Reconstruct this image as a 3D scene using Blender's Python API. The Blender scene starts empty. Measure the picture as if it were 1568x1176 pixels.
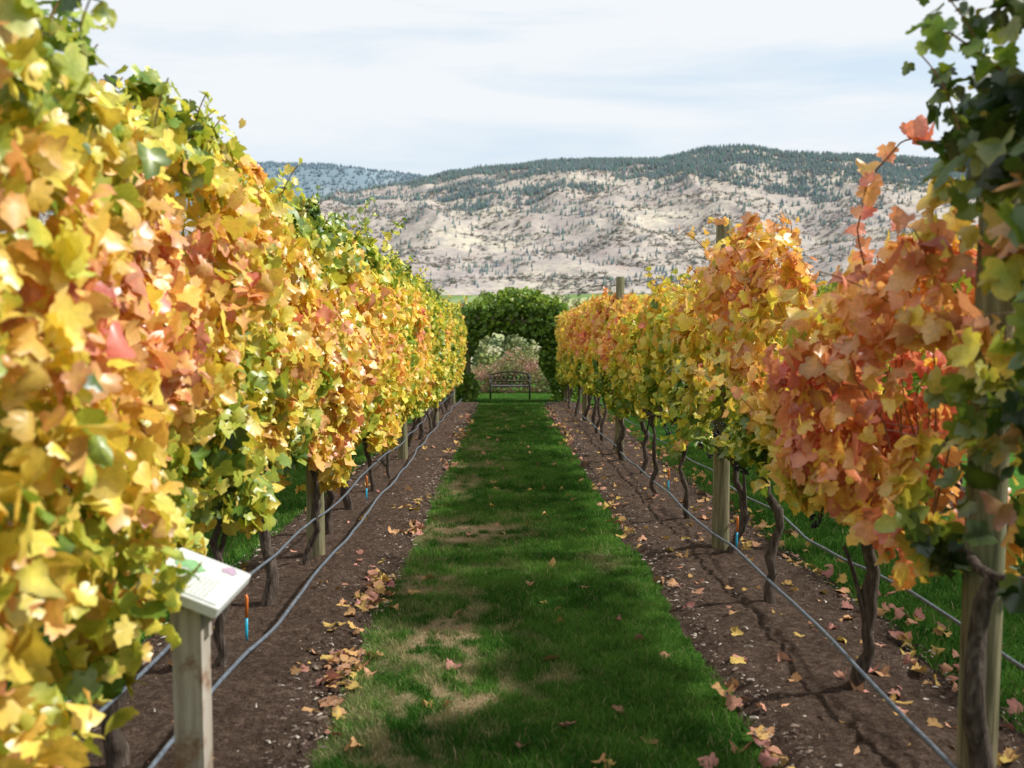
import bpy, math, random
import numpy as np
from mathutils import Vector
R=np.random.default_rng(7); random.seed(7)
S=0.0367
sc=bpy.context.scene
# ---------------------------------------------------------------- noise
def _h(i,j,k,s):
    h=(i.astype(np.int64)*374761393+j.astype(np.int64)*668265263+k.astype(np.int64)*1274126177+s*974634777)&0xffffffff
    h=((h^(h>>13))*1274126177)&0xffffffff
    h=((h^(h>>16))*2246822519)&0xffffffff
    return ((h^(h>>15))&0xffffff)/float(0xffffff)
def vn(x,y,z=None,s=0):
    x=np.asarray(x,float);y=np.asarray(y,float)
    z=np.zeros(np.broadcast(x,y).shape) if z is None else np.asarray(z,float)
    x,y,z=np.broadcast_arrays(x,y,z)
    i=np.floor(x);j=np.floor(y);k=np.floor(z)
    u=x-i;v=y-j;w=z-k
    u=u*u*(3-2*u);v=v*v*(3-2*v);w=w*w*(3-2*w)
    r=0
    for a in (0,1):
        for b in (0,1):
            for c in (0,1):
                r=r+_h(i+a,j+b,k+c,s)*(u if a else 1-u)*(v if b else 1-v)*(w if c else 1-w)
    return r
def fbm(x,y,z=None,s=0,o=4):
    t=0;a=.5;n=0;f=1
    for q in range(o):
        t=t+a*vn(np.asarray(x)*f+q*13.7,np.asarray(y)*f+q*7.1,None if z is None else np.asarray(z)*f,s+q);n+=a;a*=.5;f*=2.03
    return t/n
def sm(a,b,x):
    t=np.clip((x-a)/(b-a),0,1);return t*t*(3-2*t)
# ---------------------------------------------------------------- mesh helpers
def mk(name,V,F,mat,col=None,parent=None,smooth=False):
    V=np.asarray(V,np.float32).reshape(-1,3);F=np.asarray(F,np.int32)
    k=F.shape[1]
    me=bpy.data.meshes.new(name)
    me.vertices.add(len(V));me.vertices.foreach_set('co',V.ravel())
    me.loops.add(F.size);me.loops.foreach_set('vertex_index',F.ravel())
    me.polygons.add(len(F));me.polygons.foreach_set('loop_start',np.arange(0,F.size,k,dtype=np.int32))
    me.polygons.foreach_set('use_smooth',np.full(len(F),smooth))
    me.update(calc_edges=True)
    if col is not None:
        a=me.color_attributes.new('Col','FLOAT_COLOR','POINT')
        c=np.ones((len(V),4),np.float32);c[:,:3]=col;a.data.foreach_set('color',c.ravel())
    me.materials.append(mat)
    ob=bpy.data.objects.new(name,me);sc.collection.objects.link(ob)
    if parent: ob.parent=parent
    return ob
def empty(name):
    e=bpy.data.objects.new(name,None);sc.collection.objects.link(e);return e
def cat(parts):
    Vs=[];Fs=[];Cs=[];o=0
    for p in parts:
        V=np.asarray(p[0],float).reshape(-1,3);Vs.append(V);Fs.append(np.asarray(p[1])+o);o+=len(V)
        if len(p)>2: Cs.append(p[2])
    return (np.concatenate(Vs),np.concatenate(Fs))+((np.concatenate(Cs),) if Cs else ())
def tube(P,r,n=8,cap=True):
    P=np.asarray(P,float);m=len(P);r=np.broadcast_to(np.asarray(r,float),(m,))
    T=np.gradient(P,axis=0);T/=np.linalg.norm(T,axis=1)[:,None]+1e-9
    ref=np.array([0,0,1.]) if abs(T[:,2]).mean()<.7 else np.array([0,1.,0])
    A=np.cross(T,ref);A/=np.linalg.norm(A,axis=1)[:,None]+1e-9;B=np.cross(T,A)
    an=np.arange(n)*2*math.pi/n
    V=(P[:,None]+r[:,None,None]*(np.cos(an)[None,:,None]*A[:,None]+np.sin(an)[None,:,None]*B[:,None])).reshape(-1,3)
    F=[]
    for i in range(m-1):
        for j in range(n):
            a=i*n+j;b=i*n+(j+1)%n;F+=[(a,b,b+n),(a,b+n,a+n)]
    if cap:
        V=np.vstack([V,P[0],P[-1]]);c=m*n
        for j in range(n):
            F.append((c,(j+1)%n,j));F.append((c+1,(m-1)*n+j,(m-1)*n+(j+1)%n))
    return V,np.array(F)
def box(x0,x1,y0,y1,z0,z1,b=.003):
    V=[];F=[]
    for z,i in ((z0,b),(z0+b,0),(z1-b,0),(z1,b)):
        V+=[(x0+i,y0+i,z),(x1-i,y0+i,z),(x1-i,y1-i,z),(x0+i,y1-i,z)]
    for r in range(3):
        for j in range(4):
            a=r*4+j;c=r*4+(j+1)%4;F+=[(a,c,c+4),(a,c+4,a+4)]
    F+=[(0,2,1),(0,3,2),(12,13,14),(12,14,15)]
    return np.array(V,float),np.array(F)
def gridmesh(X,Y,Z):
    m,n=X.shape
    V=np.stack([X,Y,Z],-1).reshape(-1,3)
    i=np.arange(m*n).reshape(m,n)
    F=np.stack([i[:-1,:-1],i[:-1,1:],i[1:,1:],i[1:,:-1]],-1).reshape(-1,4)
    return V,F
def inst(tV,tF,pos,scl,rot,col,colv=.0):
    N=len(pos);m=len(tV);c=np.cos(rot)[:,None];s=np.sin(rot)[:,None]
    P=tV[None]*scl[:,None,:]
    x=P[...,0]*c-P[...,1]*s;y=P[...,0]*s+P[...,1]*c
    V=np.stack([x,y,P[...,2]],-1)+pos[:,None,:]
    F=(tF[None]+(np.arange(N)*m)[:,None,None]).reshape(-1,tF.shape[1])
    C=np.repeat(col[:,None,:],m,1)
    return V.reshape(-1,3),F,C.reshape(-1,3)
# ---------------------------------------------------------------- materials
class N:
    def __init__(s,name):
        s.m=bpy.data.materials.new(name);s.m.use_nodes=True;s.t=s.m.node_tree;s.t.nodes.clear()
        s.out=s.n('ShaderNodeOutputMaterial')
    def n(s,t,**k):
        x=s.t.nodes.new(t)
        for a,b in k.items():
            if a in x.inputs: x.inputs[a].default_value=b
            else: setattr(x,a,b)
        return x
    def l(s,a,b): s.t.links.new(a,b)
    def pos(s): return s.n('ShaderNodeNewGeometry').outputs['Position']
    def noise(s,vec,scale,det=5,rough=.55,mscale=None):
        if mscale:
            mp=s.n('ShaderNodeMapping');mp.inputs['Scale'].default_value=mscale;s.l(vec,mp.inputs[0]);vec=mp.outputs[0]
        x=s.n('ShaderNodeTexNoise',Scale=scale,Detail=det,Roughness=rough);s.l(vec,x.inputs['Vector']);return x.outputs['Fac']
    def ramp(s,f,st):
        r=s.n('ShaderNodeValToRGB');e=r.color_ramp.elements
        while len(e)<len(st): e.new(.5)
        for q,(p,c) in zip(e,st): q.position=p;q.color=(*c,1) if len(c)==3 else c
        s.l(f,r.inputs[0]);return r.outputs[0]
    def mix(s,f,a,b,mode='MIX'):
        x=s.n('ShaderNodeMix',data_type='RGBA',blend_type=mode)
        for v,i in ((f,0),(a,6),(b,7)):
            if isinstance(v,(int,float)): x.inputs[i].default_value=v
            elif isinstance(v,tuple): x.inputs[i].default_value=(*v,1)
            else: s.l(v,x.inputs[i])
        return x.outputs[2]
    def bump(s,h,st,d):
        b=s.n('ShaderNodeBump',Strength=st,Distance=d);s.l(h,b.inputs['Height']);return b.outputs[0]
    def pr(s,col,rough=.8,spec=.2,nrm=None,metal=0):
        p=s.n('ShaderNodeBsdfPrincipled');p.inputs['Roughness'].default_value=rough
        p.inputs['Specular IOR Level'].default_value=spec;p.inputs['Metallic'].default_value=metal
        if isinstance(col,tuple): p.inputs['Base Color'].default_value=(*col,1)
        else: s.l(col,p.inputs['Base Color'])
        if nrm: s.l(nrm,p.inputs['Normal'])
        return p.outputs[0]
    def df(s,col,nrm=None):
        p=s.n('ShaderNodeBsdfDiffuse')
        if isinstance(col,tuple): p.inputs[0].default_value=(*col,1)
        else: s.l(col,p.inputs[0])
        if nrm: s.l(nrm,p.inputs['Normal'])
        return p.outputs[0]
    def fin(s,sh): s.l(sh,s.out.inputs[0]);return s.m
def leafmat(name,tr=.35,gl=.07,nz=True):
    a=N(name);c=a.n('ShaderNodeAttribute',attribute_name='Col').outputs['Color']
    if nz: c=a.mix(.4,c,a.ramp(a.noise(a.pos(),75,2),[(.3,(.55,.6,.5)),(.62,(1.15,1.12,1.1))]),'MULTIPLY')
    p=a.df(c);t=a.n('ShaderNodeBsdfTranslucent')
    a.l(a.mix(1.0,c,(1.2,1.12,.8),'MULTIPLY'),t.inputs[0])
    m=a.n('ShaderNodeMixShader',Fac=tr);a.l(p,m.inputs[1]);a.l(t.outputs[0],m.inputs[2]);sh=m.outputs[0]
    if gl:
        g=a.n('ShaderNodeBsdfGlossy',Roughness=.4);m=a.n('ShaderNodeMixShader',Fac=gl);a.l(sh,m.inputs[1]);a.l(g.outputs[0],m.inputs[2]);sh=m.outputs[0]
    return a.fin(sh)
M_leaf=leafmat('vine_leaf')
M_leaf2=leafmat('vine_leaf_plain',.35,.03,False)
M_dead=leafmat('fallen_leaf',.12,0)
def vcol(name,rough=.9,spec=.1,tr=0,pr=False):
    a=N(name);c=a.n('ShaderNodeAttribute',attribute_name='Col').outputs['Color']
    p=a.pr(c,rough,spec) if pr else a.df(c)
    if tr:
        t=a.n('ShaderNodeBsdfTranslucent');a.l(c,t.inputs[0]);m=a.n('ShaderNodeMixShader',Fac=tr);a.l(p,m.inputs[1]);a.l(t.outputs[0],m.inputs[2]);p=m.outputs[0]
    return a.fin(p)
M_blade=vcol('grass_blade',tr=.3);M_v=vcol('plain_foliage')
a=N('bark');ns=a.noise(a.pos(),60,6,.65,(1,1,.18));M_bark=a.fin(a.pr(a.ramp(ns,[(.3,(.03,.022,.017)),(.55,(.11,.085,.068)),(.75,(.24,.195,.16))]),.9,.1,a.bump(ns,1,.015)))
a=N('post_wood');P=a.pos();ns=a.noise(P,45,6,.6,(1,1,.06));n2=a.noise(P,3,3)
c=a.mix(a.ramp(n2,[(.35,(0,0,0)),(.65,(1,1,1))]),a.ramp(ns,[(.3,(.08,.058,.03)),(.5,(.22,.17,.10)),(.75,(.36,.31,.2))]),a.ramp(ns,[(.3,(.08,.08,.04)),(.5,(.2,.2,.11)),(.75,(.32,.32,.2))]))
M_post=a.fin(a.pr(c,.85,.15,a.bump(ns,1,.01)))
a=N('cane');M_cane=a.fin(a.df((.2,.1,.05)))
a=N('hose');ns=a.noise(a.pos(),40,3);M_hose=a.fin(a.pr(a.ramp(ns,[(.3,(.06,.075,.095)),(.7,(.15,.18,.22))]),.45,.5))
a=N('steel_wire');M_wire=a.fin(a.pr((.35,.35,.36),.4,.5,None,.8))
a=N('soil');P=a.pos();n1=a.noise(P,2.5,4);n2=a.noise(P,22,7,.75);n3=a.noise(P,110,4,.75)
c=a.ramp(n2,[(.28,(.036,.024,.017)),(.5,(.105,.073,.055)),(.72,(.23,.175,.14))])
c=a.mix(.6,c,a.ramp(n1,[(.3,(.7,.65,.62)),(.7,(1.25,1.2,1.2))]),'MULTIPLY')
c=a.mix(.8,c,a.ramp(n3,[(.38,(.35,.33,.31)),(.62,(1.45,1.4,1.35))]),'MULTIPLY')
M_soil=a.fin(a.pr(c,.95,.08,a.bump(n2,1,.06)))
a=N('turf');c=a.n('ShaderNodeAttribute',attribute_name='Col').outputs['Color'];n2=a.noise(a.pos(),60,4,.7)
c=a.mix(.8,c,a.ramp(n2,[(.3,(.35,.35,.35)),(.7,(1.2,1.2,1.2))]),'MULTIPLY');M_turf=a.fin(a.df(c,a.bump(n2,1,.02)))
# ---------------------------------------------------------------- terrain
def gz(x,y):
    x=np.asarray(x,float);y=np.asarray(y,float)
    z=-S*np.minimum(y,36)
    d=sm(36,330,y);z=z+(-38+S*36)*d
    z=z+63*sm(850,1500,y)*np.clip((y-850)/650,0,1)
    z=z+(fbm(x/220,y/220,s=3)-.5)*14*sm(120,500,y)
    return z
CP=np.array([(-900,360),(100,335),(300,326),(450,318),(540,304),(650,282),(760,264),(900,250),(1000,247),(1060,236),(1120,230),(1200,240),(1300,246),(1400,251),(1600,256),(2000,270),(2600,330)],float)
CX=(CP[:,0]-775)/1524*3000;CH=(471-CP[:,1])/1524*3000
def hz(x,y):
    x=np.asarray(x,float);y=np.asarray(y,float)
    H=np.interp(x*3000/np.maximum(y,2200),CX,CH)
    t=np.clip((y-1450)/1550,0,1)
    z=gz(x,y)+(H-22)*(.42*t+.58*sm(0,1.0,t))
    r=fbm(x/420+.4*y/900,y/520,s=11,o=5)-.5
    rg=1-np.abs(fbm(x/300,y/700,s=21,o=4)-.5)*2
    env=sm(0,.2,t)*(1-.78*sm(.8,1,t))
    z=z+env*(r*100+(rg-.75)*60+(fbm(x/80,y/70,s=31,o=3)-.5)*11+(fbm(x/24,y/20,s=32,o=2)-.5)*3)
    z=z-sm(3000,4600,y)*420
    return z
def fan(y,k,f,n,w=.8):
    t=np.linspace(-1,1,n);Y=np.repeat(y[:,None],n,1);X=t[None]*(w*np.maximum(Y,0)+80);return X,Y
ys=np.concatenate([np.linspace(-60,36,40),36+np.geomspace(1,1424,260)])
X,Y=fan(ys,0,0,220);Z=gz(X,Y)
a=N('ground');P=a.pos();sp=a.n('ShaderNodeSeparateXYZ');a.l(P,sp.inputs[0])
v=a.n('ShaderNodeTexVoronoi',Scale=.011);mp=a.n('ShaderNodeMapping');mp.inputs['Scale'].default_value=(1,.45,0);a.l(P,mp.inputs[0]);a.l(mp.outputs[0],v.inputs['Vector'])
vs=a.n('ShaderNodeSeparateColor');a.l(v.outputs['Color'],vs.inputs[0])
fld=a.ramp(vs.outputs[0],[(0,(.15,.24,.09)),(.25,(.34,.38,.15)),(.45,(.46,.42,.28)),(.6,(.2,.28,.12)),(.8,(.46,.44,.24)),(1,(.3,.34,.2))])
n1=a.noise(P,.03,5);fld=a.mix(.5,fld,a.ramp(n1,[(.3,(.6,.65,.6)),(.7,(1.2,1.2,1.2))]),'MULTIPLY')
n2=a.noise(P,14,5,.7);gr=a.ramp(n2,[(.3,(.025,.08,.014)),(.7,(.09,.2,.035))])
mr=a.n('ShaderNodeMapRange');mr.inputs[1].default_value=40;mr.inputs[2].default_value=260;a.l(sp.outputs[1],mr.inputs[0])
M_g=a.fin(a.df(a.mix(mr.outputs[0],gr,fld)))
V,F=gridmesh(X,Y,Z);mk('ground',V,F,M_g,smooth=True)
# hills
ys=np.concatenate([np.linspace(1455,3050,330),np.linspace(3060,4700,30)])
t=np.linspace(-1,1,620);Y=np.repeat(ys[:,None],620,1);X=t[None]*(.72*Y+80);Z=hz(X,Y)
a=N('hill');P=a.pos();n1=a.noise(P,.005,6,.6);n2=a.noise(P,.02,7,.75);n3=a.noise(P,.1,4,.75);n4=a.noise(P,.012,5,.7,(1,.5,3))
c=a.ramp(n1,[(.34,(.38,.325,.30)),(.5,(.48,.42,.355)),(.66,(.56,.5,.39))])  # slope tones paled: atmospheric haze is painted into the base colour
c=a.mix(a.ramp(n2,[(.47,(0,0,0)),(.6,(.8,.8,.8))]),c,(.33,.29,.285))
c=a.mix(a.ramp(n4,[(.58,(0,0,0)),(.68,(.7,.7,.7))]),c,(.38,.28,.25))
c=a.mix(.7,c,a.ramp(n3,[(.36,(.66,.68,.71)),(.6,(1.1,1.1,1.08))]),'MULTIPLY')
M_h=a.fin(a.df(c,a.bump(n2,.35,7)))
V,F=gridmesh(X,Y,Z);mk('hillside',V,F,M_h,smooth=True)
DP=np.array([(-800,330),(0,300),(250,270),(360,262),(420,253),(520,255),(600,268),(660,278),(800,300),(1200,300),(2500,330)],float)
DX=(DP[:,0]-775)/1524*6500;DH=(471-DP[:,1])/1524*6500
def dz(x,y):
    H=np.interp(x*6500/y,DX,DH);return H*sm(4700,6500,y)*(1)-sm(6500,8500,y)*300+(fbm(x/500,y/500,s=41,o=5)-.5)*200*sm(4700,5200,y)*(1-.8*sm(6100,6500,y))
ys=np.linspace(4650,8600,130);Y=np.repeat(ys[:,None],300,1);X=np.linspace(-1,1,300)[None]*(.75*Y);Z=dz(X,Y)
a=N('far_hill');P=a.pos();n1=a.noise(P,.004,6,.65);n2=a.noise(P,.02,5,.7)
c=a.ramp(n1,[(.35,(.18,.25,.29)),(.55,(.22,.285,.32)),(.75,(.31,.35,.37))]);c=a.mix(.5,c,a.ramp(n2,[(.35,(.85,.88,.9)),(.65,(1.1,1.1,1.1))]),'MULTIPLY')  # bluish mountain tones carry the distance haze as painted colour
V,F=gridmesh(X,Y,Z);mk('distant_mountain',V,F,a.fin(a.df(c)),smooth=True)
def cone(r,z0,z1,n=6,o=0):
    an=np.arange(n)*2*math.pi/n+o
    V=np.vstack([np.stack([np.cos(an)*r,np.sin(an)*r,np.full(n,z0)],1),[[0,0,z1]],[[0,0,z0+.1]]])
    return V,np.array([(i,(i+1)%n,n) for i in range(n)]+[((i+1)%n,i,n+1) for i in range(n)])
tV,tF=cat([cone(.2,.1,.6),cone(.15,.4,.82,6,.5),cone(.09,.65,1.0)])
n=160000;y=R.uniform(1500,3040,n);x=R.uniform(-.56,.56,n)*y
tt=(y-1450)/1550
band=tt+(fbm(x/350,y/160,s=52)-.5)*.85+.13*sm(200,1400,x)
den=.03+.06*sm(.5,.62,fbm(x/160,y/160,s=51))+.8*sm(.64,.80,band)*sm(-1500,-300,x+(fbm(x/300,y/300,s=53)-.5)*1500)
den*=.3+1.35*sm(.40,.58,fbm(x/80,y/45,s=54))
k=R.random(n)<den*.62;x=x[k];y=y[k];n=len(x)
h=R.uniform(6,15,n)*(.7+.45*tt[k])
col=np.stack([R.uniform(.15,.22,n),R.uniform(.21,.27,n),R.uniform(.21,.26,n)],1)  # pine greens made pale and bluish, haze painted into the colour
p=np.stack([x,y,hz(x,y)-.5],1)
V,F,C=inst(tV,tF,p,np.stack([h*R.uniform(.9,1.6,n)]*2+[h],1),R.uniform(0,6.28,n),col)
mk('distant_pine_trees',V,F,M_v,C)
n=9000;y=R.uniform(4900,6600,n);x=R.uniform(-.56,-.02,n)*y;h=R.uniform(12,22,n)
p=np.stack([x,y,dz(x,y)-1],1);V,F,C=inst(tV,tF,p,np.stack([h*1.8,h*1.8,h],1),R.uniform(0,6.28,n),np.stack([R.uniform(.17,.21,n),R.uniform(.24,.28,n),R.uniform(.28,.33,n)],1))  # blue-grey tree colours with aerial haze painted in
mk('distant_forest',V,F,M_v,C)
def clump(m,seed,sz=.5):
    r=np.random.default_rng(seed);d=r.normal(size=(m,3));d/=np.linalg.norm(d,axis=1)[:,None]
    c=d*(r.random((m,1))**.35)*np.array([.5,.5,.5]);c[:,2]+=.55
    c*=1+.25*np.sin(d[:,:1]*5+seed)
    A=r.normal(size=(m,3));A/=np.linalg.norm(A,axis=1)[:,None];B=np.cross(A,r.normal(size=(m,3)));B/=np.linalg.norm(B,axis=1)[:,None]
    V=np.stack([c+A*sz*.3,c+B*sz*.3,c-A*sz*.3,c-B*sz*.25],1).reshape(-1,3)
    F=np.arange(m*4).reshape(m,4);return V,F
n=110000;y=R.uniform(1460,2900,n);x=R.uniform(-.56,.56,n)*y
k=R.random(n)<.3*sm(.43,.6,fbm(x/110,y/50,s=61));x=x[k];y=y[k];n=len(x)
h=R.uniform(2.,5,n);cV,cF=clump(10,3,.9)
V,F,C=inst(cV,cF,np.stack([x,y,hz(x,y)-h*.3],1),np.stack([h*1.8,h*1.8,h],1),R.uniform(0,6.28,n),np.stack([R.uniform(.23,.33,n),R.uniform(.24,.30,n),R.uniform(.20,.26,n)],1))
mk('hillside_scrub',V,F,M_v,C)
for nm,seed,n in (('valley_trees',5,1500),('valley_trees.001',9,1500)):
    y=R.uniform(330,1500,n);x=R.uniform(-.6,.6,n)*y
    k=fbm(x/60,y/90,s=seed)>.46;x=x[k];y=y[k];n=len(x)
    h=R.uniform(5,12,n);cV,cF=clump(70,seed,.34)
    g=R.random(n)[:,None]**1.5;col=(1-g)*np.array([.06,.11,.04])+g*np.array([.22,.22,.07]);col=col+.06*sm(500,1500,y)[:,None]  # colour lifted with distance: painted-in haze on the farther trees
    col*=R.uniform(.6,1.15,(n,1))
    V,F,C=inst(cV,cF,np.stack([x,y,gz(x,y)-h*.1],1),np.stack([h*R.uniform(.9,1.4,n)]*2+[h],1),R.uniform(0,6.28,n),col)
    C=C*np.repeat(R.uniform(.6,1.3,len(F)),4)[:,None]
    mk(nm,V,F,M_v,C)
# ---------------------------------------------------------------- leaves
half=[(.16,-.14),(.36,-.14),(.50,-.02),(.44,.10),(.59,.24),(.52,.40),(.35,.44),(.37,.62),(.20,.74)]
out=[(0,0)]+half+[(0,.90)]+[(-u,v) for u,v in half[::-1]]
LT=np.array([(0,.28)]+out);LF=np.array([(0,i,i+1 if i+1<len(LT) else 1) for i in range(1,len(LT))])
o2=[(0,-.05),(.42,-.1),(.55,.25),(.38,.6),(0,.88),(-.38,.6),(-.55,.25),(-.42,-.1)]
LT2=np.array([(0,.3)]+o2);LF2=np.array([(0,i,i+1 if i+1<len(LT2) else 1) for i in range(1,len(LT2))])
RP=np.array([0,.2,.36,.50,.66,.84,1.0])
RC=np.array([(.035,.085,.013),(.18,.31,.035),(.55,.61,.08),(.94,.78,.12),(.94,.60,.14),(.90,.43,.23),(.72,.19,.14)])
def hue(h):
    h=np.clip(h,0,1);return np.stack([np.interp(h,RP,RC[:,i]) for i in range(3)],1)
def nrm(a): return a/(np.linalg.norm(a,axis=1)[:,None]+1e-9)
def leafgeo(C,Nn,T,size,col,lod=0,ecol=None,curl=.45):
    t,f=(LT,LF) if lod==0 else (LT2,LF2)
    n=len(C);Nn=nrm(Nn);T=T-(T*Nn).sum(1)[:,None]*Nn;T=nrm(T);B=np.cross(T,Nn)
    u=t[:,0][None];v=(t[:,1]-.3)[None];c1=R.normal(0,curl,n)[:,None]-.3*curl;c2=R.normal(0,curl,n)[:,None];c3=R.normal(0,curl*.6,n)[:,None]
    w=c1*u*u*1.6+c2*v*v*.9+c3*u*v*1.5
    w=w+(R.random((n,len(t)))-.5)*.10
    rs=1+(R.random((n,len(t)))-.5)*.22
    asp=R.uniform(.78,1.1,n)[:,None]
    V=C[:,None]+size[:,None,None]*((u*rs*asp)[...,None]*B[:,None]+(v*rs)[...,None]*T[:,None]+w[...,None]*Nn[:,None])
    F=(f[None]+(np.arange(n)*len(t))[:,None,None]).reshape(-1,3)
    e=np.clip(np.hypot(t[:,0],t[:,1]-.28)*1.6,0,1)[None,:,None]
    if ecol is None: ecol=col*.85
    Cc=col[:,None]*(1-e)+ecol[:,None]*e
    return V.reshape(-1,3),F,Cc.reshape(-1,3)
def vine_row(X0,y0,y1,top,bot,hf,n,side,pside,thick,size,lodY=9,shoots=60,bulge=None,gapf=None,name='grapevine_row',seed=1,sl=(.1,.32),brf=None):
    par=empty(name)
    y=R.uniform(y0,y1,n);m=len(y);u=R.random(m)
    tp=top(y)+(fbm(y*3,y*0,s=seed)-.5)*.65;bt=bot(y)+(fbm(y*2.2,y*0+9,s=seed+3)-.5)*.85
    z=bt+(tp-bt)*u
    th=thick*(.75+1.6*(fbm(y*2.1,z*2.5,s=seed+5)-.36))
    if bulge is not None: th=th+bulge(y,z)
    th=th*np.minimum(1,.35+(1-u)*3.2)*np.minimum(1,.6+u*2)
    sd=np.where(R.random(m)<pside,side,-side)
    x=X0+sd*th*(1-.75*R.random(m)**1.3)+sd*np.abs(R.normal(0,.035,m))
    if gapf is not None:
        k=(fbm(y*3.1,z*3.1,s=seed+8)>gapf(y,z))|(R.random(m)<.08)
        y,z,u,sd,x=y[k],z[k],u[k],sd[k],x[k];m=len(y)
    Nn=np.stack([sd*1.0,R.normal(0,.1,m)-.15,np.full(m,.3)+.9*(u>.93)],1)+R.normal(0,.68,(m,3))
    T=np.stack([sd*.25,R.normal(0,.5,m),-np.ones(m)],1)+R.normal(0,.5,(m,3))
    h=hf(y,z,u)+R.normal(0,.105,m)
    P=[np.stack([x,y,z],1)];NN=[Nn];TT=[T];HH=[h];SS=[R.normal(1,.26,m).clip(.4,1.5)]
    tubes=[]
    for i in range(shoots):
        ys_=y0+(y1-y0)*R.random()**1.4;xs=X0+R.normal(0,thick*.6)
        zt=float(top(np.array([ys_]))[0])-.2
        L=R.uniform(*sl)+.1;d=np.array([R.normal(0,.3)+side*.1,R.normal(0,.3),1.]);d/=np.linalg.norm(d)
        q=np.arange(.0,L,.03);k=len(q)
        if k<3: continue
        pp=np.array([xs,ys_,zt])+d*q[:,None]+np.stack([side*q*q*.5,0*q,-q*q*.6],1)
        tubes.append((pp-np.stack([0*q,0*q,S*pp[:,1]],1),.0025))
        pl=pp+R.normal(0,.03,(k,3));P.append(pl);NN.append(R.normal(0,.6,(k,3))+np.array([side*.6,-.3,.5]));TT.append(R.normal(0,.6,(k,3))+np.array([0,0,-.6]))
        HH.append(hf(pl[:,1],pl[:,2],np.full(k,1.))+R.normal(0.0,.08,k));SS.append(np.linspace(.9,.5,k))
    P=np.concatenate(P);NN=np.concatenate(NN);TT=np.concatenate(TT);HH=np.concatenate(HH);SS=np.concatenate(SS)*size
    br=R.uniform(.74,1.1,len(P))[:,None]
    if brf is not None: br=br*brf(P[:,1],P[:,2])[:,None]
    P[:,2]-=S*P[:,1]
    col=np.minimum(hue(HH)*br,.95);ec=np.minimum(hue(HH+R.normal(.03,.1,len(P)))*br*.97,.95)
    br_=R.random(len(P))<.07;ec[br_]*=np.array([.5,.38,.4])
    nr=P[:,1]<lodY
    for k,l,nm,mt in ((nr,0,'foliage',M_leaf),(~nr,1,'foliage_far',M_leaf2)):
        if k.sum()==0: continue
        V,F,C=leafgeo(P[k],NN[k],TT[k],SS[k],col[k],l,ec[k]);mk(nm,V,F,mt,C,par,l==0)
    if tubes:
        V,F=cat([tube(p,r,5,False) for p,r in tubes]);mk('canes',V,F,M_cane,None,par)
    return par
def trunks(par,X0,ys,h=.9,side_b=.55):
    parts=[];canes=[]
    for y in ys:
        x=X0+R.normal(0,.03);n=11;q=np.linspace(0,1,n)
        lean=R.normal(-.1,.15);w=np.cumsum(R.normal(0,.024,(n,2)),0)
        P=np.stack([x+w[:,0],y+lean*q+w[:,1],-S*y-.03+q*(h+.03)],1)
        r=R.uniform(.02,.036)*(1.3-.45*q+.25*(q<.06)+R.normal(0,.14,n))
        parts.append(tube(P,r,9))
        for s in (-1,1):
            m=8;q2=np.linspace(0,1,m);L=.62
            Q=P[-1]+np.stack([R.normal(0,.012,m),s*L*q2,.05*np.sin(q2*2)-S*s*L*q2+R.normal(0,.008,m)],1);Q[0]=P[-1]
            parts.append(tube(Q,.02*(1-.5*q2),7))
            for j in range(5):
                b=Q[R.integers(1,m)];m2=7;q3=np.linspace(0,1,m2)
                canes.append(tube(b+np.stack([R.normal(0,.1)*q3+R.normal(0,.01,m2),R.normal(0,.1)*q3,R.uniform(.5,.8)*q3],1),.0045*(1.1-.6*q3),5,False))
        for _ in range(2):
            if R.random()<side_b:
                m2=7;q3=np.linspace(0,1,m2);b=P[R.integers(3,8)]
                parts.append(tube(b+np.stack([R.normal(0,.12)*q3,R.normal(0,.25)*q3,.4*q3+.05*np.sin(q3*3)],1),.013*(1.1-.4*q3),6))
    V,F=cat(parts);mk('trunks',V,F,M_bark,None,par,True)
    V,F=cat(canes);mk('canes_inner',V,F,M_cane,None,par)
# left row
topL=lambda y:np.interp(y,[0,2,2.6,3.2,4.6,6,9,14,28],[2.95,2.92,2.72,2.6,2.6,2.62,2.66,2.6,2.6])
botL=lambda y:np.interp(y,[0,2.2,2.7,3.3,4,5,9,28],[.2,.25,.42,.72,.84,.9,.84,.75])
def hL(y,z,u):
    h=.41+.62*(fbm(y*1.5,z*1.8,s=71,o=3)-.5)+.4*(fbm(y*5,z*5,s=75,o=2)-.5)
    h=h+.18*np.exp(-((u-.62)/.2)**2)*sm(9,3,y)+.05*np.exp(-((u-.5)/.3)**2)
    return h-.10*sm(.84,1,u)-.02*sm(14,24,y)
bulL=lambda y,z:.13*sm(3.7,2.6,y)*sm(2.6,1.6,z)
rl=vine_row(-1.45,.9,27.3,topL,botL,hL,60000,1,.74,.27,.084,shoots=220,bulge=bulL,gapf=lambda y,z:.34+.05*sm(1.5,1,z),seed=1)
trunks(rl,-1.47,np.arange(1.0,27.3,1.18)+.35)
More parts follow.
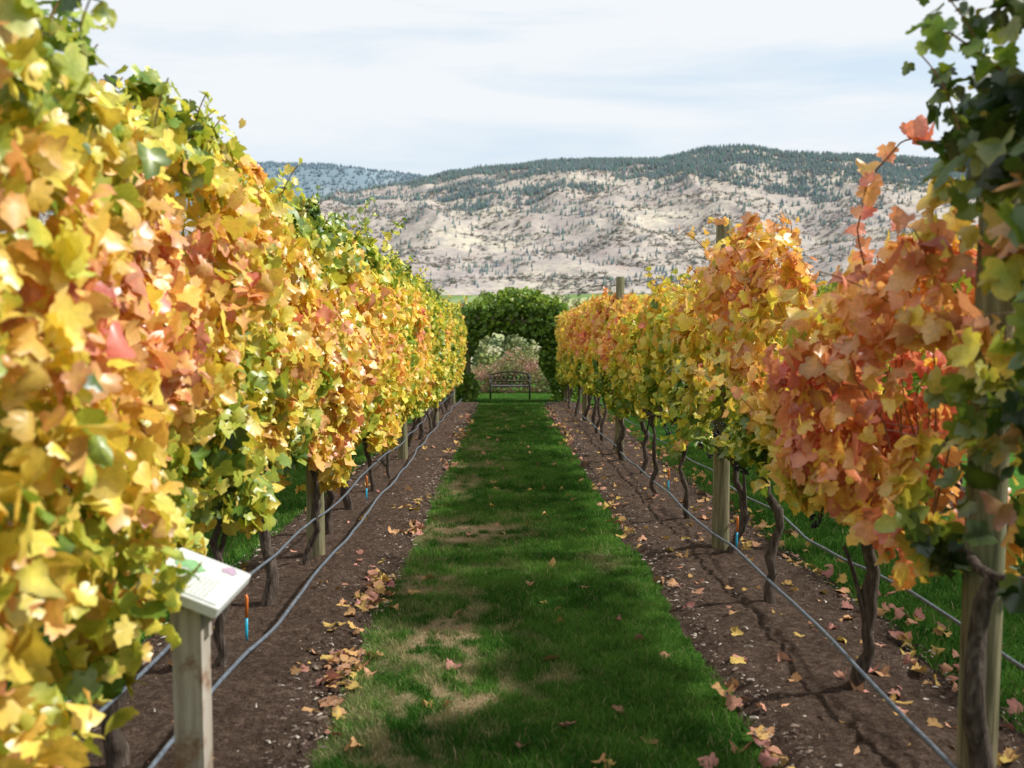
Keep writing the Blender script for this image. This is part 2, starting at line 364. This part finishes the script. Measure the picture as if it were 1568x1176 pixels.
# right row
topR=lambda y:np.interp(y,[0,2.0,3.1,3.4,3.6,4.4,4.65,5.7,6.0,6.6,7.2,8.5,9.6,10.8,12.5,15,18,28],[2.7,2.85,2.75,2.4,1.98,1.98,1.55,1.55,2.15,2.52,2.35,2.15,2.38,1.95,2.15,2.3,2.45,2.4])
botR=lambda y:np.interp(y,[0,2.5,3.6,4.4,4.8,5.6,8,28],[.9,.9,.68,.85,1.0,1.05,.95,.8])
def hR(y,z,u):
    b=np.interp(y,[0,3.45,3.6,4.2,5.0,5.6,7,9,10.5,12.5,16,28],[.7,.76,.8,.86,.76,.64,.6,.58,.44,.62,.72,.52])
    lo=np.interp(y,[0,3.45,3.6,4.2,5.0,6,9,12,28],[.7,.7,.7,.74,.52,.34,.28,.25,.25])
    k=sm(.1,.62,u);h=lo*(1-k)+b*k
    nearg=sm(3.62,3.4,y);org=np.exp(-((z-1.82)/.24)**2)*sm(2.7,3.0,y)
    hn=.14+.62*org+.55*sm(.6,.68,fbm(y*4,z*3,s=89))
    h=h*(1-nearg)+hn*nearg
    return h+(.5*(fbm(y*2,z*2.2,s=81,o=3)-.5)+.34*(fbm(y*5,z*5,s=85,o=2)-.5))*(1-.4*nearg)
bul=lambda y,z:.22*np.exp(-((y-4.0)/.5)**2)*np.exp(-((z-1.4)/.5)**2)+.05*np.exp(-((y-2.9)/.4)**2)
gR=lambda y,z:.455+.02*sm(3.6,3.3,y)+.10*sm(3.7,3.4,y)*np.exp(-((z-2.15)/.12)**2)*sm(2.9,3.1,y)-.05*sm(9,14,y)+.06*sm(1.4,1.0,z)
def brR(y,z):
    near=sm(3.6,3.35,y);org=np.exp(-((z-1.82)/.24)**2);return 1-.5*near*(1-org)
rr=vine_row(1.66,.9,27.3,topR,botR,hR,50000,-1,.66,.22,.088,shoots=190,bulge=bul,gapf=gR,name='grapevine_row',seed=101,brf=brR)
trunks(rr,1.66,np.array([1.2,2.3,3.3,4.6,6.1,7.55,9.1,10.7,12.2,13.6,15.1,16.5,18,19.4,20.8,22.2,23.6,25,26.5]),.95,.35)
def shoot(par,pts,hh,n=14,size=.085):
    pts=np.array(pts,float);q=np.linspace(0,1,len(pts));t=np.linspace(0,1,n)
    P=np.stack([np.interp(t,q,pts[:,i]) for i in range(3)],1)
    V,F=tube(P,.0035,5,False);mk('cane',V,F,M_cane,None,par)
    L=P+R.normal(0,.03,P.shape);k=len(L);h=hh+R.normal(0,.1,k)
    V,F,C=leafgeo(L,R.normal(0,.5,(k,3))+np.array([-.3,-.8,.3]),R.normal(0,.4,(k,3))+np.array([0,0,-1]),R.uniform(.6,1.1,k)*size,hue(h),0,hue(h+.08));mk('shoot_leaves',V,F,M_leaf,C,par,True)
shoot(rr,[(1.5,4.1,1.75),(1.4,4.0,2.0),(1.42,3.95,2.2),(1.55,3.95,2.35),(1.62,3.9,2.36)],.85,20,.08)
shoot(rr,[(1.6,3.0,2.3),(1.4,3.0,2.45),(1.28,2.95,2.50),(1.22,2.95,2.47)],.18,18,.075)
fl=lambda v:(lambda y:y*0+v)
rb=vine_row(4.85,1,27,fl(2.6),fl(.85),lambda y,z,u:.28+.5*(fbm(y*.5,z,s=91)-.5)+y*0,10000,-1,.7,.28,.14,lodY=0,shoots=60,name='grapevine_row',seed=201)
trunks(rb,4.85,np.arange(1.5,27,1.5),.9,0)
rb=vine_row(-4.6,1,27,fl(2.5),fl(.8),lambda y,z,u:.5+.4*(fbm(y*.5,z,s=95)-.5)+y*0,7000,1,.7,.28,.15,lodY=0,shoots=20,name='grapevine_row',seed=301)
trunks(rb,-4.6,np.arange(1.5,27,1.5),.9,0)
ico=np.array([(0,0,1),(.9,0,.4),(.28,.85,.4),(-.72,.53,.4),(-.72,-.53,.4),(.28,-.85,.4),(.72,.53,-.4),(-.28,.85,-.4),(-.9,0,-.4),(-.28,-.85,-.4),(.72,-.53,-.4),(0,0,-1)],float)
icf=np.array([(0,1,2),(0,2,3),(0,3,4),(0,4,5),(0,5,1),(1,6,2),(2,7,3),(3,8,4),(4,9,5),(5,10,1),(6,7,2),(7,8,3),(8,9,4),(9,10,5),(10,6,1),(11,7,6),(11,8,7),(11,9,8),(11,10,9),(11,6,10)])
pp=[]
for i in range(60):
    y=R.uniform(4.0,16);c=np.array([1.66-R.uniform(-.05,.15),y,R.uniform(.9,1.2)-S*y])
    for j in range(45):
        t=R.random();rad=.045*(1-t)+.01;an=R.random()*6.28;pp.append(c+[math.cos(an)*rad,math.sin(an)*rad,-.15*t])
pp=np.array(pp);n=len(pp);V,F,C=inst(ico,icf,pp,np.full((n,3),.009),R.uniform(0,6,n),np.tile([[.012,.01,.03]],(n,1)))
mk('grape_bunches',V,F,vcol('grape',.35,.5,0,True),C,rr,True)
# ---------------------------------------------------------------- posts, wires, hoses
def post(x,y,h,r=.068,nm='trellis_post'):
    n=12;q=np.linspace(0,1,n);q[-2]=.994
    P=np.stack([x+.006*np.sin(q*3+y),y+.006*np.cos(q*4),-S*y-.15+q*(h+.15)],1)
    rr_=r*(1-.08*q)*(1+.02*np.sin(q*9+y));rr_[-1]*=.88
    V,F=tube(P,rr_,20);mk(nm,V,F,M_post,None,None,True)
for x,y,h in ((1.66,3.38,2.5),(1.69,7.75,2.66),(1.66,14.5,2.68),(1.66,20.8,2.5),(1.66,27.2,2.5)): post(x,y,h)
for y in (1.2,7.45,13.8,20.2,26.8): post(-1.45,y,2.4)
for y in (2,8,14,20,26): post(4.85,y,2.5);post(-4.6,y,2.4)
W=[]
for X0 in (-1.45,1.66,4.85,-4.6):
    for h in (.9,1.35,1.8,2.2):
        for o in ((-.07,.07) if h>1 else (0,)):
            yy=np.linspace(.5,27.3,20);W.append(tube(np.stack([yy*0+X0+o,yy,-S*yy+h+.01*np.sin(yy)],1),.0016,5,False))
V,F=cat(W);mk('trellis_wire',V,F,M_wire)
def hose(x,hh,sag,seed,r=.0085,y0=.6):
    yy=np.linspace(y0,27.4,260);ph=(yy%2.36)/2.36
    z=hh-sag*np.sin(ph*math.pi)+.03*(fbm(yy*.6,yy*0,s=seed)-.5)*2
    xx=x+.06*(fbm(yy*.5,yy*0,s=seed+1)-.5)*2
    V,F=tube(np.stack([xx,yy,-S*yy+z],1),r,8);mk('irrigation_hose',V,F,M_hose,None,None,True)
hose(-1.42,.42,.02,401);hose(-1.24,.22,.03,403,.010);hose(1.60,.25,.03,405,.010);hose(1.95,.5,.03,407)
a=N('orange_plastic');MO=a.fin(a.pr((.75,.2,.04),.4,.4));a=N('blue_plastic');MB=a.fin(a.pr((.02,.4,.6),.4,.4))
for x,y,h in ((-1.33,5.0,.42),(1.72,7.3,.42),(-1.36,9.6,.42),(1.7,10.3,.4)):
    e=empty('drip_emitter_tube');g=-S*y
    V,F=tube([(x,y,g+h-.12),(x+.003,y,g+h-.02),(x,y,g+h)],[.008,.009,.006],10);mk('orange_sleeve',V,F,MO,None,e,True)
    V,F=tube([(x,y,g+h-.24),(x-.002,y,g+h-.2),(x,y,g+h-.123)],[.005,.008,.008],10);mk('blue_sleeve',V,F,MB,None,e,True)
# ---------------------------------------------------------------- soil beds
def bedz(x,y,seed): return .012+.05*fbm(x*2.5,y*2.5,s=seed+4)+.05*fbm(x*12,y*12,s=seed+5,o=3)
def bed(x0,x1,seed):
    ys_=np.linspace(-1,27.6,900);t=np.linspace(0,1,44)
    e0=(fbm(ys_*1.2,ys_*0,s=seed)-.5)*.22+(fbm(ys_*7,ys_*0,s=seed+1)-.5)*.08;e1=(fbm(ys_*1.2,ys_*0+5,s=seed+2)-.5)*.22+(fbm(ys_*7,ys_*0,s=seed+3)-.5)*.08
    X=(x0+e0)[:,None]*(1-t)+(x1+e1)[:,None]*t;Y=np.repeat(ys_[:,None],44,1)
    ed=np.minimum(1,np.minimum(t,1-t)*8)[None]
    Z=-S*Y+.006+ed*(bedz(X,Y,seed)+.02*np.sin(t*math.pi)[None])
    V,F=gridmesh(X,Y,Z);mk('soil_bed',V,F,M_soil,smooth=True)
bed(-2.05,-.74,501);bed(1.0,2.3,511);bed(-5.2,-4.0,521);bed(4.3,5.4,531)
n=60000;y=1.5+26*R.random(n)**1.8;s_=R.random(n)<.5;x=np.where(s_,R.uniform(-2.0,-.74,n),R.uniform(1.02,2.25,n))
zz=-S*y+.006+np.where(s_,bedz(x,y,501),bedz(x,y,511))+.008
cp=np.array([(-1,-.4,0),(1,-.3,.1),(.8,.5,.25),(-.9,.4,.15),(0,0,.6)],float);cf=np.array([(0,1,4),(1,2,4),(2,3,4),(3,0,4)])
sz=R.gamma(2.2,.0032,n).clip(.003,.026)*(1+y*.02);g=R.random(n)[:,None]
col=np.where(g<.5,np.array([[.075,.05,.04]]),np.where(g<.86,np.array([[.22,.17,.135]]),np.array([[.46,.40,.34]])))*R.uniform(.7,1.2,(n,1))
V,F,C=inst(cp,cf,np.stack([x,y,zz],1),np.stack([sz,sz*R.uniform(.3,1,n),sz*.9],1),R.uniform(0,6.3,n),col)
mk('bark_chips',V,F,M_v,C)
# ---------------------------------------------------------------- grass
DRY=[(-.33,8.8,.42,.6,1),(-.6,6.9,.22,.55,.85),(-.35,5.5,.32,.5,.95),(-.25,4.6,.32,.34,1),(-.55,11.5,.2,.9,.6),(.75,7.6,.15,.4,.4),(-.3,13.6,.35,.3,.5),(.2,4.9,.2,.15,.5),(-.45,16,.3,1.2,.4),(-.5,3.9,.25,.3,.5)]
def dry(x,y):
    d=0*x
    for a_,b_,c_,e_,k_ in DRY: d=np.maximum(d,k_*np.exp(-((x-a_)/c_)**2-((y-b_)/e_)**2))
    nz_=fbm(x*10,y*7,s=601,o=3);d=d*sm(.33,.6,nz_)*1.3+.4*sm(.55,.75,fbm(x*5,y*2.6,s=605))*sm(.6,-.5,x)
    return np.clip(d,0,1)
GA=np.array([.036,.12,.018]);GB=np.array([.125,.255,.045]);GD=np.array([.48,.37,.22])
def turf(nm,x0,x1,y0,y1,st,dz_,seed,usedry):
    xs=np.linspace(x0,x1,max(3,int((x1-x0)/st)));ys_=np.linspace(y0,y1,max(3,int((y1-y0)/st)))
    X,Y=np.meshgrid(xs,ys_);Xe=X+((X==xs[0])|(X==xs[-1]))*(fbm(Y*6,Y*0+X,s=seed)-.5)*.12
    Z=-S*Y+dz_+.012*fbm(X*5,Y*5,s=seed)
    g=fbm(X*3,Y*3,s=seed+1)[...,None];C=(GA*(1-g)+GB*g)*.7
    if usedry: d=dry(X,Y)[...,None];C=C*(1-d)+GD*.7*d
    V,F=gridmesh(Xe,Y,Z);mk(nm,V,F,M_turf,C.reshape(-1,3),None,True)
turf('grass_path',-.80,1.06,-1,27.6,.04,.02,611,True)
turf('lawn',-9,9,27.4,35.5,.15,.03,621,False)
def blades(nm,x0,x1,y0,y1,n,hgt,wid,seed,d_=True,edge=True):
    x=R.uniform(x0,x1,n);y=R.uniform(y0,y1,n)
    if edge:
        el=-.77+(fbm(y*1.2,y*0,s=501+2)-.5)*.2+(fbm(y*9,y*0,s=seed)-.5)*.14;er=1.02+(fbm(y*1.2,y*0,s=511)-.5)*.2+(fbm(y*9,y*0,s=seed+1)-.5)*.14
        k=(x>el)&(x<er);x=x[k];y=y[k]
    d=dry(x,y) if d_ else x*0
    k=R.random(len(x))>d*.5;x,y,d=x[k],y[k],d[k];n=len(x)
    cl=fbm(x*7,y*7,s=seed+3,o=3)
    h=hgt*R.uniform(.55,1.25,n)*(1-.5*d)*(.25+1.5*cl);w=wid*R.uniform(.7,1.3,n);an=R.uniform(0,6.28,n)
    lx=R.normal(0,.45,n)*h;ly=R.normal(-.1,.45,n)*h
    b=np.stack([x,y,-S*y+.018],1);dx=np.stack([np.cos(an)*w,np.sin(an)*w,0*w],1)
    tip=b+np.stack([lx,ly,h],1);mid=b+np.stack([lx*.35,ly*.35,h*.6],1)
    V=np.stack([b-dx,b+dx,mid+dx*.7,tip,mid-dx*.7],1).reshape(-1,3)
    o=(np.arange(n)*5)[:,None];F=np.concatenate([o+np.array([[0,1,2]]),o+np.array([[0,2,4]]),o+np.array([[4,2,3]])])
    g=np.clip((fbm(x*2.2,y*2.2,s=seed+5)-.5)*1.8+.5+(cl-.5)*1.2+R.normal(0,.22,n),0,1)[:,None]
    C=GA*(1-g)+GB*g*1.15;dd=np.clip(d+R.normal(0,.18,n),0,1)[:,None];dd=dd*(d[:,None]>.08)+(R.random((n,1))<.05)*.6
    dd=np.clip(dd,0,1);C=C*(1-dd)+GD*1.1*dd
    mk(nm,V,F,M_blade,np.repeat(C,5,0))
blades('grass_path_blades',-.9,1.15,2.4,7.5,120000,.045,.0024,701)
blades('grass_path_blades.001',-.9,1.15,7.5,14,70000,.045,.0036,711)
blades('grass_path_blades.002',-.9,1.15,14,27.6,50000,.045,.006,721)
blades('lawn_blades',-5,5,27.4,33,30000,.04,.008,731,False,False)
blades('side_grass_blades',-3.9,-1.98,3,16,45000,.06,.005,741,False,False)
blades('side_grass_blades.001',2.2,4.2,3,16,45000,.06,.005,751,False,False)
# ---------------------------------------------------------------- fallen leaves
n=2300;y=2.2+24*R.random(n)**1.3;c=R.random(n)
x=np.where(c<.34,-.84+R.normal(0,.07,n),np.where(c<.44,1.08+R.normal(0,.08,n),np.where(c<.60,R.uniform(-2,-.7,n),np.where(c<.86,R.uniform(1.75,2.5,n),np.where(c<.95,R.uniform(1.05,1.8,n),R.uniform(-.7,1,n))))))
k=(fbm(y*1.6,x*3,s=801)>.5)|(c>.6);x,y=x[k],y[k];n=len(x)
P=np.stack([x,y,-S*y+np.where((x>-.78)&(x<1.0),.045,.08)],1)
h=R.uniform(.58,.86,n);col=hue(h)*np.array([.75,.74,1.2])*R.uniform(.55,1,(n,1))
V,F,C=leafgeo(P,R.normal(0,.35,(n,3))+np.array([0,0,1]),R.normal(0,1,(n,3)),R.uniform(.05,.09,n),col,0,col*.8,.75)
mk('fallen_leaves',V,F,M_dead,C,None,True)
# ---------------------------------------------------------------- sign
e=empty('interpretive_sign')
a=N('weathered_board');P=a.pos();ns=a.noise(P,40,6,.6,(1,1,.07));n2=a.noise(P,7,4,.6)
c=a.ramp(ns,[(.3,(.3,.25,.2)),(.6,(.5,.45,.38)),(.8,(.6,.56,.5))]);c=a.mix(a.ramp(n2,[(.52,(0,0,0)),(.64,(.85,.85,.85))]),c,(.22,.11,.05))
MW=a.fin(a.pr(c,.8,.2,a.bump(ns,.5,.004)))
V,F=box(-1.005,-.917,2.93,3.02,-.2,.80,.004);mk('post',V,F,MW,None,e)
a=N('white_board');ns=a.noise(a.pos(),30,3);MWb=a.fin(a.pr(a.ramp(ns,[(.3,(.60,.61,.58)),(.7,(.72,.72,.70))]),.5,.3))
V,F=box(-.125,.125,-.19,.19,-.018,.018,.004);ob=mk('board',V,F,MWb,None,e)
a=N('sign_print');ns=a.noise(a.pos(),25,3);Mp=a.fin(a.pr(a.ramp(ns,[(.3,(.55,.60,.56)),(.7,(.64,.67,.62))]),.35,.4))
V,F=box(-.112,.112,-.177,.177,.0195,.0225,.001);obs=[ob,mk('printed_panel',V,F,Mp,None,e)]
def deco(nm,V,F,c):
    a=N(nm+'_ink');ns=a.noise(a.pos(),60,3);obs.append(mk(nm,V,F,a.fin(a.pr(a.ramp(ns,[(.3,tuple(q*.7 for q in c)),(.7,c)]),.4,.3)),None,e))
L3=np.stack([LT[:,0],LT[:,1],LT[:,0]*0],1)
deco('green_leaf_print',L3*.09+np.array([-.045,.02,.0245]),LF,(.25,.5,.22))
deco('purple_leaf_print',L3*np.array([.045,.07,1])+np.array([.065,.105,.0245]),LF,(.5,.36,.48))
tx=[]
for i in range(7):
    for j in range(6):
        x0=-.02+i*.014;y0=-.165+j*.028;w_=R.uniform(.014,.024);tx.append((np.array([(x0,y0,.0242),(x0+.004,y0,.0242),(x0+.004,y0+w_,.0242),(x0,y0+w_,.0242)]),np.array([(0,1,2),(0,2,3)])))
V,F=cat(tx);deco('text_lines',V,F,(.4,.42,.4))
for o in obs:
    o.location=(-.97,3.07,.845);o.rotation_euler=(0,math.radians(22),0)
V,F=box(-1.02,-.902,2.96,2.99,.70,.80,.003);mk('bracket',V,F,MW,None,e)
# ---------------------------------------------------------------- pergola arch
e=empty('vine_covered_arch');yA=28.9;g=-S*yA
parts=[]
for px in (-1.1,1.62):
    for py in (-.55,.55): parts.append(box(px-.05,px+.05,yA+py-.05,yA+py+.05,g-.1,g+2.3,.005))
for py in (-.55,.55): parts.append(box(-1.3,1.82,yA+py-.03+.085,yA+py+.03+.085,g+2.3,g+2.42,.005))
for px in np.linspace(-1.2,1.7,8): parts.append(box(px-.02,px+.02,yA-.8,yA+.8,g+2.425,g+2.5,.004))
V,F=cat(parts);mk('frame',V,F,M_post,None,e)
n=26000;x=R.uniform(-1.5,2.1,n);z=R.uniform(.0,3.5,n);y=yA+R.uniform(-.9,.9,n)
cx=.3;tp=3.22-.75*np.abs((x-cx)/1.7)**2.3+.55*(fbm(x*2.5,y*2,s=901)-.5)+.25*(fbm(x*8,y*6,s=902)-.5)
un=2.1-.5*(np.abs(x-.1)/1.0)**2.6+.7*(fbm(x*3,y*2,s=903)-.5)
ins=(z<tp)&((z>un)|(x<-1.0+.2*np.sin(z*4))|(x>1.2+.2*np.sin(z*3+1)))
ins&=(fbm(x*4,z*4,y*4,s=905)>.47)|(R.random(n)<.15)
x,y,z=x[ins],y[ins],z[ins];n=len(x)
h=.07+.16*R.random(n)+.05*(z>2.8);col=hue(h)*R.uniform(.6,1.3,(n,1))
V,F,C=leafgeo(np.stack([x,y,z+g],1),R.normal(0,.6,(n,3))+np.array([0,-.6,.5]),R.normal(0,.5,(n,3))+np.array([0,0,-1]),R.uniform(.08,.16,n),col,1)
mk('vine_leaves',V,F,M_leaf2,C,e)
# ---------------------------------------------------------------- bench
e=empty('park_bench');bx=.12;by=30.2;g=-S*by+.03
a=N('black_iron');MI=a.fin(a.pr((.012,.011,.012),.4,.5));parts=[]
T=lambda P,r=.014:parts.append(tube(np.array(P,float)*np.array([1.03,1,1.06])+np.array([bx,by,g]),r,8))
for s in (-1,1):
    X=.58*s
    T([(X,.22,0),(X,.19,.2),(X,.18,.4),(X,.21,.6),(X,.24,.70)],.024)
    T([(X,-.26,0),(X,-.25,.2),(X,-.24,.5),(X,-.2,.53),(X,0,.52),(X,.19,.56)],.024)
    T([(X,-.25,.38),(X,.18,.38)],.016)
    an=np.linspace(0,6.28,14);T(np.stack([an*0+X,-.05+.07*np.cos(an),.45+.055*np.sin(an)],1),.007)
q=np.linspace(-1,1,21);T(np.stack([.58*q,.235+0*q,.68+.09*(1-q*q)],1),.022)
T(np.stack([.58*q,.2+0*q,.5+0*q],1),.016);T([(-.58,.185,.42),(.58,.185,.42)],.014)
for i in range(-4,5):
    cx_=i*.125;an=np.linspace(0,6.28,18);rz=.05 if abs(i)>2 else .07
    T(np.stack([cx_+.055*np.cos(an),an*0+.22,.6+(.0 if abs(i)>2 else .02)+rz*np.sin(an)],1),.011)
    an=np.linspace(0,9,16);r_=.045*(1-an/11);T(np.stack([cx_+.06+r_*np.cos(an),an*0+.215,.58+r_*np.sin(an)],1),.008)
    T([(cx_,.19,.42),(cx_+.03,.2,.46),(cx_,.2,.5)],.009)
V,F=cat(parts);mk('iron_frame',V,F,MI,None,e,True)
a=N('bench_slat');MS=a.fin(a.pr((.1,.085,.08),.5,.3))
V,F=cat([box(bx-.565,bx+.565,by+p,by+p+.07,g+.385,g+.42,.004) for p in (-.25,-.165,-.08,.005,.09)]);mk('seat_slats',V,F,MS,None,e)
# ---------------------------------------------------------------- shrubs behind bench
def shrub(nm,x0,x1,y0,y1,hf,n,cols,seed,size=.09):
    e=empty(nm);x=R.uniform(x0,x1,n);y=R.uniform(y0,y1,n);u=R.random(n)**.8
    z=u*hf(x)*(.6+.9*fbm(x*2.3,y*2,s=seed));k=(fbm(x*5,z*5,y*3,s=seed+1)>.42);x,y,z=x[k],y[k],z[k];n=len(x)
    g=np.clip(fbm(x*2.2,z*2.2,s=seed+2)*2.4-.75+R.normal(0,.2,n),0,1)[:,None];c=np.array(cols);col=c[0]*(1-g)+c[1]*g;col=col*R.uniform(.6,1.2,(n,1))
    V,F,C=leafgeo(np.stack([x,y,z-S*y],1),R.normal(0,.6,(n,3))+np.array([0,-.5,.7]),R.normal(0,1,(n,3)),R.uniform(.6,1.2,n)*size,col,1);mk('leaves',V,F,M_leaf2,C,e)
    st=[]
    for i in range(90):
        bx_=R.uniform(x0,x1);by_=R.uniform(y0,y1);hh=float(hf(np.array([bx_]))[0])*R.uniform(.7,1.15)
        q=np.linspace(0,1,5);st.append(tube(np.stack([bx_+R.normal(0,.25)*q,by_+R.normal(0,.2)*q,hh*q-S*by_],1),.008*(1.2-q),5,False))
    V,F=cat(st);mk('stems',V,F,M_cane,None,e)
shrub('autumn_shrubs',-4,5,33.6,35.6,lambda x:1.0+.22*np.sin(x*2+.6),14000,[(.28,.30,.11),(.5,.28,.2)],951)
# ---------------------------------------------------------------- world, sun, camera
el=math.radians(44);az=math.radians(84)
d=Vector((math.sin(az)*math.cos(el),math.cos(az)*math.cos(el),math.sin(el)))
L=bpy.data.lights.new('sun','SUN');L.energy=5;L.angle=math.radians(3);L.color=(1,.965,.9)
lo=bpy.data.objects.new('sun',L);sc.collection.objects.link(lo);lo.rotation_euler=d.to_track_quat('Z','Y').to_euler()
w=bpy.data.worlds.new('World');sc.world=w;w.use_nodes=True;t=w.node_tree;t.nodes.clear()
o=t.nodes.new('ShaderNodeOutputWorld');bg=t.nodes.new('ShaderNodeBackground');bg.inputs[1].default_value=.15
sk=t.nodes.new('ShaderNodeTexSky');sk.sky_type='NISHITA';sk.sun_disc=False;sk.sun_elevation=el;sk.sun_rotation=az;sk.dust_density=1.5
tc=t.nodes.new('ShaderNodeTexCoord');mp=t.nodes.new('ShaderNodeMapping');mp.inputs['Scale'].default_value=(1.2,1.2,9);mp.inputs['Rotation'].default_value=(.06,.05,0)
nz=t.nodes.new('ShaderNodeTexNoise');nz.inputs['Scale'].default_value=1.6;nz.inputs['Detail'].default_value=7;nz.inputs['Roughness'].default_value=.55
nz.inputs['Distortion'].default_value=.4
cr=t.nodes.new('ShaderNodeValToRGB');cr.color_ramp.elements[0].position=.36;cr.color_ramp.elements[0].color=(.25,.25,.25,1);cr.color_ramp.elements[1].position=.56
m0=t.nodes.new('ShaderNodeMix');m0.data_type='RGBA';m0.inputs[0].default_value=.75;m0.inputs[7].default_value=(4.5,5.6,6.5,1)
mx=t.nodes.new('ShaderNodeMix');mx.data_type='RGBA';mx.inputs[7].default_value=(6.0,6.25,6.5,1)
t.links.new(tc.outputs['Generated'],mp.inputs[0]);t.links.new(mp.outputs[0],nz.inputs['Vector']);t.links.new(nz.outputs['Fac'],cr.inputs[0]);t.links.new(cr.outputs[0],mx.inputs[0])
t.links.new(sk.outputs[0],m0.inputs[6]);t.links.new(m0.outputs[2],mx.inputs[6]);t.links.new(mx.outputs[2],bg.inputs[0]);t.links.new(bg.outputs[0],o.inputs[0])
cam=bpy.data.cameras.new('camera');co=bpy.data.objects.new('camera',cam);sc.collection.objects.link(co);sc.camera=co
co.location=(0,0,1.7);co.rotation_euler=(math.radians(90-4.39),0,math.radians(-.34))
cam.lens=35;cam.sensor_width=36;cam.clip_start=.05;cam.clip_end=30000
cam.dof.use_dof=True;cam.dof.focus_distance=8.5;cam.dof.aperture_fstop=2.5
sc.view_settings.view_transform='Standard';sc.view_settings.look='None';sc.view_settings.exposure=0
